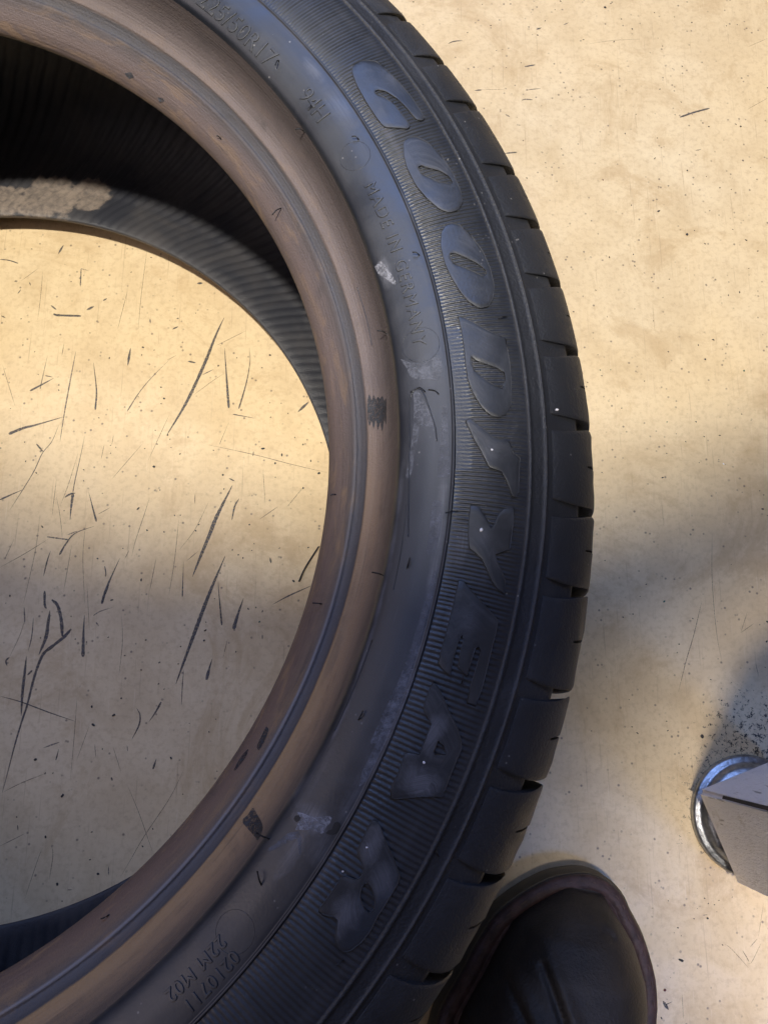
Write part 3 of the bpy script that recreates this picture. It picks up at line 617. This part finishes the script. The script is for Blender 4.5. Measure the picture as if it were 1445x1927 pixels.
# ------------------------------------------------------------------ crumbs of rubber
def crumb_mesh(seed):
    rr = random.Random(seed); bm = bmesh.new(); bmesh.ops.create_icosphere(bm, subdivisions=1, radius=1)
    for v in bm.verts: v.co *= rr.uniform(0.62, 1.15)
    me = bpy.data.meshes.new('rubber_crumb'); bm.to_mesh(me); bm.free(); me.materials.append(M['crumb']); return me
CM = [crumb_mesh(i) for i in range(8)]
def special(me, m):
    c = me.copy(); c.materials.clear(); c.materials.append(M[m]); return c
CR = {
 1: [(270,398,10),(130,672,10),(180,992,10),(195,1215,10),(605,675,10),(930,1325,16),(1205,1300,12),(1215,1235,18),(1310,1258,8),(1370,1575,12),(1395,1670,18),(1175,1655,12),(500,1555,14),(500,1600,12),(325,1465,8),(765,1112,9),(295,1272,8),(90,1755,8),(1285,470,10),(1115,595,9)],
 2: [(155,537,14),(500,940,16),(940,850,20),(872,957,10),(40,1220,18),(15,1262,12),(10,1122,10),(880,1645,22),(1220,1610,18),(1040,1700,20),(985,1770,20),(1285,1750,16),(460,1660,12),(175,1690,14),(945,1378,10),(1035,1258,9),(1092,1345,10),(938,1255,8),(658,872,9),(308,492,8),(1150,1550,10),(1375,1595,10),(100,1635,8),(90,1565,9)],
 3: [(210,325,10),(218,488,12),(310,588,14),(545,908,11),(360,1045,18),(712,655,11),(712,560,10),(940,352,8),(940,420,9),(985,370,8),(1310,535,24),(1320,225,12),(1335,342,14),(1425,265,16),(1230,380,10),(1175,890,18),(1250,1075,18),(1395,1088,10),(830,1315,14),(1200,1497,20),(950,1668,16),(85,1632,14),(630,1590,9),(1360,733,9),(870,760,8),(840,118,10),(50,1695,8),(1045,1230,9)],
 4: [(540,152,20),(548,272,14),(1355,138,24),(1220,265,18),(985,173,9),(130,497,12),(178,495,14),(335,575,12),(308,628,16),(40,638,12),(765,575,16),(1020,775,11),(1265,770,16),(785,795,9),(1140,1055,20),(755,1292,14),(820,1280,14),(875,1312,14),(850,1403,16,'green'),(390,1475,15),(378,1560,18),(180,1612,12),(650,1658,12),(470,1205,12),(620,790,14),(670,832,14),(710,860,14),(395,1405,9),(160,1760,10),(805,738,9)],
 5: [(85,97,12),(345,455,10),(1240,473,16),(1355,662,14),(1200,727,12),(1060,605,12),(965,1112,22),(795,1195,24),(300,1490,24),(535,1790,20),(1030,968,16),(780,1040,18),(920,450,10),(1345,847,9),(735,490,12),(640,465,10),(1395,890,8),(870,1400,9),(385,1605,10),(450,1605,9),(605,272,8)],
 6: [(350,147,14),(258,378,11),(325,645,18),(555,587,16),(808,432,9),(520,350,8),(510,507,7),(95,265,7),(865,332,6),(352,742,6)],
 7: [(90,122,14),(188,935,18),(512,712,10),(345,640,7),(570,605,8),(130,350,8),(290,1242,9),(35,1540,8),(85,302,8),(580,1047,8)],
 8: [(735,195,12),(1158,158,11),(1100,270,14),(1235,72,10),(1278,5,16),(555,250,11),(670,30,10),(135,12,14),(462,442,9),(758,510,9),(857,523,9),(972,485,8),(812,852,9),(960,970,9),(988,1088,8),(1130,820,7),(1338,718,9),(780,390,8),(828,382,8),(1285,1155,8)],
 9: [(180,55,24),(222,25,12),(305,145,11),(390,222,18),(248,320,13),(562,95,11),(718,128,10),(853,172,15),(1122,198,10),(1205,188,9),(778,512,14),(605,690,11),(770,790,10),(985,980,14),(1232,980,22),(1197,965,10),(420,885,10),(335,1035,12),(585,1070,9),(1258,1120,11),(565,1228,14),(757,1200,8),(20,825,10),(10,305,11),(100,752,8),(625,355,9),(1250,712,7),(1440,680,12),(590,293,7)],
 10: [(1005,117,12),(1308,62,12),(1110,150,7),(903,200,7),(995,250,9),(702,305,9),(850,338,14),(1128,335,7),(1005,465,18),(1045,443,7),(1102,515,10),(1183,210,8),(1388,555,9),(582,588,12),(712,573,8),(720,635,9),(908,708,6),(873,808,6),(388,885,8),(822,935,5),(1065,1067,9),(1147,1038,11),(903,1103,8),(235,75,7),(547,168,9,'redbit'),(1340,650,7),(1325,495,12),(1230,795,9),(1290,780,10),(133,157,8),(485,390,7),(1253,437,6),(508,768,6),(720,870,5),(1245,220,6),(1350,100,5),(570,913,5),(520,1120,5)],
 11: [(1017,130,15),(305,203,11,'green'),(375,201,9,'green'),(315,242,10),(218,287,7),(605,278,8),(1282,208,15,'green'),(450,463,9),(758,556,10,'green'),(820,637,6),(1010,655,10),(1117,648,12),(755,770,9),(977,833,7),(1110,812,6),(1142,842,12,'white'),(315,900,9),(728,935,12),(1408,1148,14),(955,555,12),(1265,503,8),(1440,1192,9),(1415,1053,8),(1388,1025,8),(287,100,5),(420,380,6),(885,690,8),(1330,545,5)],
 12: [(336,343,9),(567,415,9),(617,505,8),(575,587,6),(738,622,15,'green'),(527,708,10),(460,728,8),(840,912,9),(827,970,7),(763,992,6),(933,738,8),(1128,1295,12),(998,1540,26),(520,1475,9),(557,1517,10),(763,1500,8),(755,1437,9),(1055,1153,8),(1430,1330,12),(1105,1012,6),(1388,780,6),(245,1503,7),(1440,760,14),(1435,895,14),(500,1290,6),(348,1135,5),(1195,370,5),(1425,1070,7)],
 13: [(755,67,14),(795,122,11),(785,282,24),(463,385,17),(500,742,36),(360,92,9),(640,287,12),(910,88,10),(862,135,10),(425,440,7),(500,473,8),(950,572,12),(190,172,8),(1055,52,8),(888,212,7),(345,1165,8),(385,930,6),(675,177,7),(320,1065,30,'redbit'),(285,1370,18)],
}
grit = bmesh.new(); SPEC = {'green': ('small dark green plastic crumb on the bare floor', 'green plastic crumbs on the floor'), 'white': ('tiny bright white chip on the floor beside the tread', None)}
nred = 0
for z, lst in CR.items():
    ox, oy, s = Z[z]
    for c in lst:
        P = at(ox + c[0] / s, oy + c[1] / s); d = c[2] / s / MM / 1000 * 1.15
        e = random.uniform(1.0, 1.7); a = random.uniform(0, PI)
        if len(c) == 3 and c[2] / s < 2.4:
            m4 = Matrix.Translation(P + Vector((0, 0, d * 0.15))) @ Matrix.Rotation(a, 4, 'Z') @ Matrix.Diagonal((d * 0.5 * e, d * 0.5 / e ** 0.5, d * 0.25, 1))
            bmesh.ops.create_icosphere(grit, subdivisions=1, radius=1, matrix=m4); continue
        kind = c[3] if len(c) > 3 else None
        me = random.choice(CM)
        if kind: me = special(me, kind)
        o = bpy.data.objects.new({'green': 'plastic_crumb', 'white': 'paint_chip', 'redbit': 'dirt_clod'}.get(kind, 'rubber_crumb'), me); COL.objects.link(o)
        o.location = P + Vector((0, 0, d * 0.12)); o.rotation_euler = (0, 0, a); o.scale = (d * 0.5 * e, d * 0.5 / e ** 0.5, d * 0.22)
        if kind == 'redbit':
            nred += 1
            tag(o, 'red-brown clod of dirt against the side of the boot' if z == 13 else 'tiny purplish red speck on the clean floor by the tread', 'dirt')
        elif kind: tag(o, SPEC[kind][0], 'crumb' if kind == 'green' else 'paint chip', SPEC[kind][1])
        elif z == 12 and c[2] == 26: tag(o, 'largest black rubber crumb, lying by the dirt around the machine foot', 'rubber crumb')
        elif z == 13 and c[2] == 36: tag(o, 'ragged grey crumb between the boot and the white leg', 'rubber crumb')
        elif z in (8, 9, 10, 11, 12, 13): tag(o, 'small black rubber crumb on the floor outside the tyre', 'rubber crumb', 'rubber crumbs outside the tyre')
        else: tag(o, 'small black rubber crumb on the floor inside the tyre opening', 'rubber crumb', 'rubber crumbs inside the tyre')
gr = bm_mesh('rubber_grit', grit, M['crumb']); gr['kind'] = 'stuff'; gr['label'] = 'fine black rubber grit scattered over the floor'; gr['category'] = 'grit'
# loose moulding hair lying beside the bead
bm = bmesh.new(); tube(bm, catmull([at(300 + 1185 / 4.516, 860 + 1060 / 4.516, 0.0009), at(300 + 1240 / 4.516, 860 + 940 / 4.516, 0.0012), at(300 + 1355 / 4.516, 860 + 760 / 4.516, 0.0006)], 0.002), 0.0005, 6)
# pale flecks stuck on the sidewall
for (x, y, d) in [(925,847,6),(905,998,10),(797,1435,6),(645,1640,4),(690,1595,4),(1046,773,8)]:
    t, r = on_tyre(x, y)
    o = bpy.data.objects.new('white_fleck', special(CM[(x + y) % 8], 'white')); COL.objects.link(o); k = d / 5.4 / 1000 * 0.5
    o.location = pol(t, r, surf_z(r) + (0.0007 if x < 1000 else 0.0012)); o.scale = (k, k, k * 0.7)
    tag(o, 'tiny white fleck stuck to a tread block' if x > 1000 else 'tiny white fleck stuck to the raised lettering', 'fleck', None if x > 1000 else 'white flecks on the lettering')
tag(bm_mesh('rubber_hair', bm, M['hair']), 'loose black rubber hair on the floor against the bead', 'rubber hair')

# ------------------------------------------------------------------ boot of the person taking the picture
M['leather'] = mat_plain('dark_boot_leather', (0.026, 0.020, 0.0155), 0.55, var=0.45, scale=60, bumpd=0.0012, bscale=620)
M['welt'] = mat_plain('red_brown_welt', (0.064, 0.034, 0.028), 0.6, var=0.5, scale=160, bumpd=0.0014, bscale=420)
M['sole'] = mat_plain('olive_brown_sole', (0.085, 0.065, 0.036), 0.6, var=0.25, scale=90)
M['thread'] = mat_plain('welt_thread', (0.11, 0.07, 0.055), 0.7)
boot = empty('boot', (0.345, -0.26, 0))
tag(boot, 'dark brown leather boot with reddish welt, toe against the tyre', 'boot')
T = Vector((0.357, -0.1875)); U = Vector((-0.2, -0.98)).normalized(); S = Vector((-U.y, U.x)) * 1.0
if S.x < 0: S = -S
Rp = [(352.5,-188.0),(359.0,-188.4),(368.1,-191.5),(375.1,-197.0),(379.3,-203.0),(381.7,-208.9),(386.5,-218.1),(389.5,-226.4),(391.6,-234.6),(393.2,-242.7),(393.3,-253.2),(392.0,-264.0)]
Lp = [(352.5,-188.0),(340.3,-189.6),(330.9,-192.9),(321.5,-197.5),(312.1,-203.3),(303.7,-209.9),(297.8,-217.4),(292.1,-225.5),(286.6,-235.2),(281.1,-243.2),(275.0,-252.6),(270.5,-262.5)]
def loc2(p): v = Vector((p[0] / 1000, p[1] / 1000)) - T; return v.dot(U), v.dot(S)
RR = [loc2(p) for p in Rp] + [(0.100, .049), (0.140, .044), (0.180, .036), (0.220, .035), (0.260, .034), (0.283, .026), (0.297, .010), (0.301, -.008)]
LL = [loc2(p) for p in Lp] + [(0.120, -.071), (0.160, -.062), (0.200, -.053), (0.240, -.050), (0.270, -.045), (0.290, -.034), (0.299, -.020), (0.301, -.008)]
def lerp_d(A, d):
    for (a, sa), (b_, sb) in zip(A, A[1:]):
        if a <= d <= b_ and b_ > a: return sa + (sb - sa) * (d - a) / (b_ - a)
    return A[0][1] if d < A[0][0] else A[-1][1]
OUT = [(p.x, p.y) for p in catmull([(d, s_, 0) for d, s_ in RR], 0.004)] + [(p.x, p.y) for p in catmull([(d, s_, 0) for d, s_ in LL], 0.004)][::-1][1:-1]
def W(d, s_, z): p = T + U * d + S * s_; return Vector((p.x, p.y, z)) - boot.location
def inset(poly, k):
    n = len(poly); o = []
    for i in range(n):
        a, b_ = Vector(poly[(i - 2) % n]), Vector(poly[(i + 2) % n]); t_ = (b_ - a).normalized(); nn = Vector((-t_.y, t_.x)); c = Vector(poly[i])
        cc = Vector((0.13, -0.01)); nn = nn if nn.dot(cc - c) > 0 else -nn
        o.append(tuple(c + nn * k))
    return o
def stack(name, levels, m, cap=True):
    """closed rings (inset, z) piled up along the outline of the boot"""
    rings = [[W(d, s_, z) for d, s_ in inset(OUT, k)] for k, z in levels]; n = len(OUT); v = [p for r_ in rings for p in r_]; f = []
    for i in range(len(rings) - 1):
        for j in range(n): f.append((i * n + j, i * n + (j + 1) % n, (i + 1) * n + (j + 1) % n, (i + 1) * n + j))
    if cap: f += [tuple(range(n))[::-1], tuple((len(rings) - 1) * n + j for j in range(n))]
    return mesh(name, v, f, m, boot)
stack('sole', [(0.004, 0.0), (0.0010, 0.002), (0.0, 0.006), (0.0, 0.017), (0.0012, 0.0195), (0.006, 0.0205)], M['sole']).data.set_sharp_from_angle(angle=0.9)
wel = stack('welt', [(0.0026, 0.0200), (0.0018, 0.0212), (0.0020, 0.0238), (0.0032, 0.0249), (0.0062, 0.0256), (0.0086, 0.0254), (0.0092, 0.0242), (0.0098, 0.0242), (0.0103, 0.0258), (0.0122, 0.0264), (0.0140, 0.0250), (0.0148, 0.023)], M['welt'], cap=False)
# stitches crossing the welt round the toe
ring = inset(OUT, 0.0046)
for k in range(0, len(ring), 2):
    d, s_ = ring[k]
    if d > 0.13: continue
    d2, s2 = ring[(k + 1) % len(ring)]
    bm = bmesh.new(); tube(bm, [W(d, s_, 0.0253), W((d * .6 + d2 * .4), (s_ * .6 + s2 * .4), 0.0258), W((d * .25 + d2 * .75), (s_ * .25 + s2 * .75), 0.0253)], 0.00032, 5)
    bm_mesh('stitch', bm, M['thread'], wel)
# leather upper: cross-sections from toe to heel, with walking creases across the vamp
HH = [(0.0095, 0.024), (0.012, 0.033), (0.016, 0.041), (0.022, 0.049), (0.032, 0.058), (0.047, 0.066), (0.065, 0.070), (0.090, 0.074), (0.120, 0.082), (0.150, 0.096), (0.180, 0.125), (0.200, 0.150), (0.225, 0.17), (0.28, 0.17), (0.291, 0.10)]
CREASE = [((0.046, -0.048), (0.110, -0.004), 0.0055), ((0.044, -0.026), (0.118, 0.014), 0.0065), ((0.072, -0.058), (0.118, -0.034), 0.0045), ((0.024, 0.004), (0.026, 0.010), 0.0012)]
v = []; f = []; nd, na = 230, 91
for i in range(nd):
    d = 0.0095 + (0.291 - 0.0095) * i / (nd - 1)
    lo, hi = lerp_d(LL, d) + 0.0115, lerp_d(RR, d) - 0.0115
    if d < 0.03: k = 0.72 + 0.28 * math.sqrt((d - 0.0095) / 0.0205); c_ = (lo + hi) / 2; lo, hi = c_ + (lo - c_) * k, c_ + (hi - c_) * k
    H = lerp_d(HH, d)
    for j in range(na):
        a = PI * j / (na - 1); e = 0.85
        x = (lo + hi) / 2 + (hi - lo) / 2 * math.copysign(abs(math.cos(a)) ** 0.85, math.cos(a)); z = 0.0225 + (H - 0.0225) * math.sin(a) ** e
        for (d0, s0), (d1, s1), dep in CREASE:
            A2, B2, Pq = Vector((d0, s0)), Vector((d1, s1)), Vector((d, x)); AB = B2 - A2; tt = max(0, min(1, (Pq - A2).dot(AB) / AB.length_squared))
            sd = (Pq - A2 - AB * tt).dot(Vector((-AB.y, AB.x)).normalized()); dist = (Pq - A2 - AB * tt).length
            z += dep * (0.9 * math.exp(-((sd - 0.0045) / 0.004) ** 2) * math.exp(-(dist / 0.012) ** 2) - 1.5 * math.exp(-(dist / 0.0017) ** 2)) * (0.35 + 0.65 * tt) * math.sin(a)
        v.append(W(d, x, z))
for i in range(nd - 1):
    for j in range(na - 1): f.append((i * na + j, i * na + j + 1, (i + 1) * na + j + 1, (i + 1) * na + j))
f.append(tuple(range(na))); f.append(tuple((nd - 1) * na + j for j in range(na))[::-1])
mesh('upper', v, f, M['leather'], boot)
# shaft rising round the ankle
v = []; f = []; lv = [(0.140, 0.236, 0.052, 0.040), (0.165, 0.240, 0.050, 0.041), (0.20, 0.242, 0.050, 0.043), (0.24, 0.242, 0.053, 0.046), (0.243, 0.242, 0.0505, 0.0435), (0.20, 0.242, 0.047, 0.040)]
for z, d, rd, rs in lv:
    for k in range(40): v.append(W(d + rd * math.cos(2 * PI * k / 40), -0.008 + rs * math.sin(2 * PI * k / 40), z))
for i in range(len(lv) - 1):
    for k in range(40): f.append((i * 40 + k, i * 40 + (k + 1) % 40, (i + 1) * 40 + (k + 1) % 40, (i + 1) * 40 + k))
mesh('shaft', v, f, M['leather'], boot)

# ------------------------------------------------------------------ white machine leg on its round metal foot
def mat_leg():
    m, nt, b = new_mat('white_textured_paint'); g = coords(nt); L = nt.links
    n = noise(nt, g, 120, 6, 0.7, 0.4)
    c = mix(nt, ramp(nt, n, [(0.55, 0.0), (0.72, 0.55)]), (0.86, 0.84, 0.86), (0.54, 0.50, 0.47))
    st = coords(nt, scale=(260, 260, 40)); c = mix(nt, ramp(nt, noise(nt, st, 1, 3), [(0.66, 0.0), (0.72, 0.7)]), c, (0.14, 0.12, 0.11))
    L.new(c, b.inputs['Base Color']); b.inputs['Roughness'].default_value = 0.45
    v_ = coords(nt, scale=(900, 900, 320)); bump(nt, b, noise(nt, v_, 1.0, 3, 0.6), 0.8, 0.0014)
    return m
M['paint'] = mat_leg(); M['zinc'] = mat_plain('galvanised_steel', (0.42, 0.44, 0.47), 0.38, 1.0, var=0.4, scale=220, bumpd=0.0006)
M['grime'] = mat_plain('black_grime', (0.03, 0.026, 0.024), 0.7, var=0.4, scale=300)
c0 = Vector((0.4275, -0.1466)); c1 = Vector((0.4463, -0.1983)); ex = c1 - c0; ln_ = ex.length; ex.normalize(); ey = Vector((-ex.y, ex.x))
if ey.x < 0: ey = -ey
fc = Vector((0.4625, -0.1622))
leg = empty('machine_leg', (fc.x, fc.y, 0)); tag(leg, 'square white painted machine leg standing on a round metal foot', 'machine leg')
bm = bmesh.new(); z0, z1 = 0.0128, 0.62
q = [c0, c0 + ex * ln_, c0 + ex * ln_ + ey * ln_, c0 + ey * ln_]
vb = [bm.verts.new((p.x - fc.x, p.y - fc.y, z)) for z in (z0, z1) for p in q]
for i in range(4): bm.faces.new((vb[i], vb[(i + 1) % 4], vb[4 + (i + 1) % 4], vb[4 + i]))
bm.faces.new(vb[:4][::-1]); bm.faces.new(vb[4:])
bmesh.ops.bevel(bm, geom=bm.edges[:], offset=0.0022, segments=3, affect='EDGES'); bmesh.ops.recalc_face_normals(bm, faces=bm.faces)
o = bm_mesh('post', bm, M['paint'], leg); o.data.set_sharp_from_angle(angle=0.6)
prof = [(0.0345, 0.0), (0.0350, 0.0012), (0.0348, 0.0034), (0.0335, 0.0046), (0.0315, 0.0048), (0.0303, 0.0056), (0.0292, 0.0080), (0.0275, 0.0098), (0.024, 0.0110), (0.016, 0.0124), (0.004, 0.0126)]
v = []; f = []
for k in range(72):
    for r, z in prof: v.append((r * math.cos(2 * PI * k / 72), r * math.sin(2 * PI * k / 72), z))
n = len(prof)
for k in range(72):
    for j in range(n - 1): f.append((k * n + j, ((k + 1) % 72) * n + j, ((k + 1) % 72) * n + j + 1, k * n + j + 1))
f.append(tuple(k * n + n - 1 for k in range(72)))
mesh('foot_disc', v, f, M['zinc'], leg)
# grimy seam up the corner of the post
rr = random.Random(5); pts = [(0.045 + 0.01 * k) for k in range(45)]; v = []; f = []
for k, z in enumerate(pts):
    wd = 0.0010 + 0.0009 * rr.random() * min(1, k / 6); base = c0 - fc - (ex + ey) * 0.00004
    for a_, b2 in ((0, wd), (0.0011, 0.0), ):
        p = base + ex * a_ + ey * b2 - ey * (0.00025 if a_ else 0) - ex * (0.00025 if b2 else 0); v.append((p.x, p.y, z))
    if k: f.append((2 * k - 2, 2 * k - 1, 2 * k + 1, 2 * k))
mesh('grime_seam', v, f, M['grime'], leg)
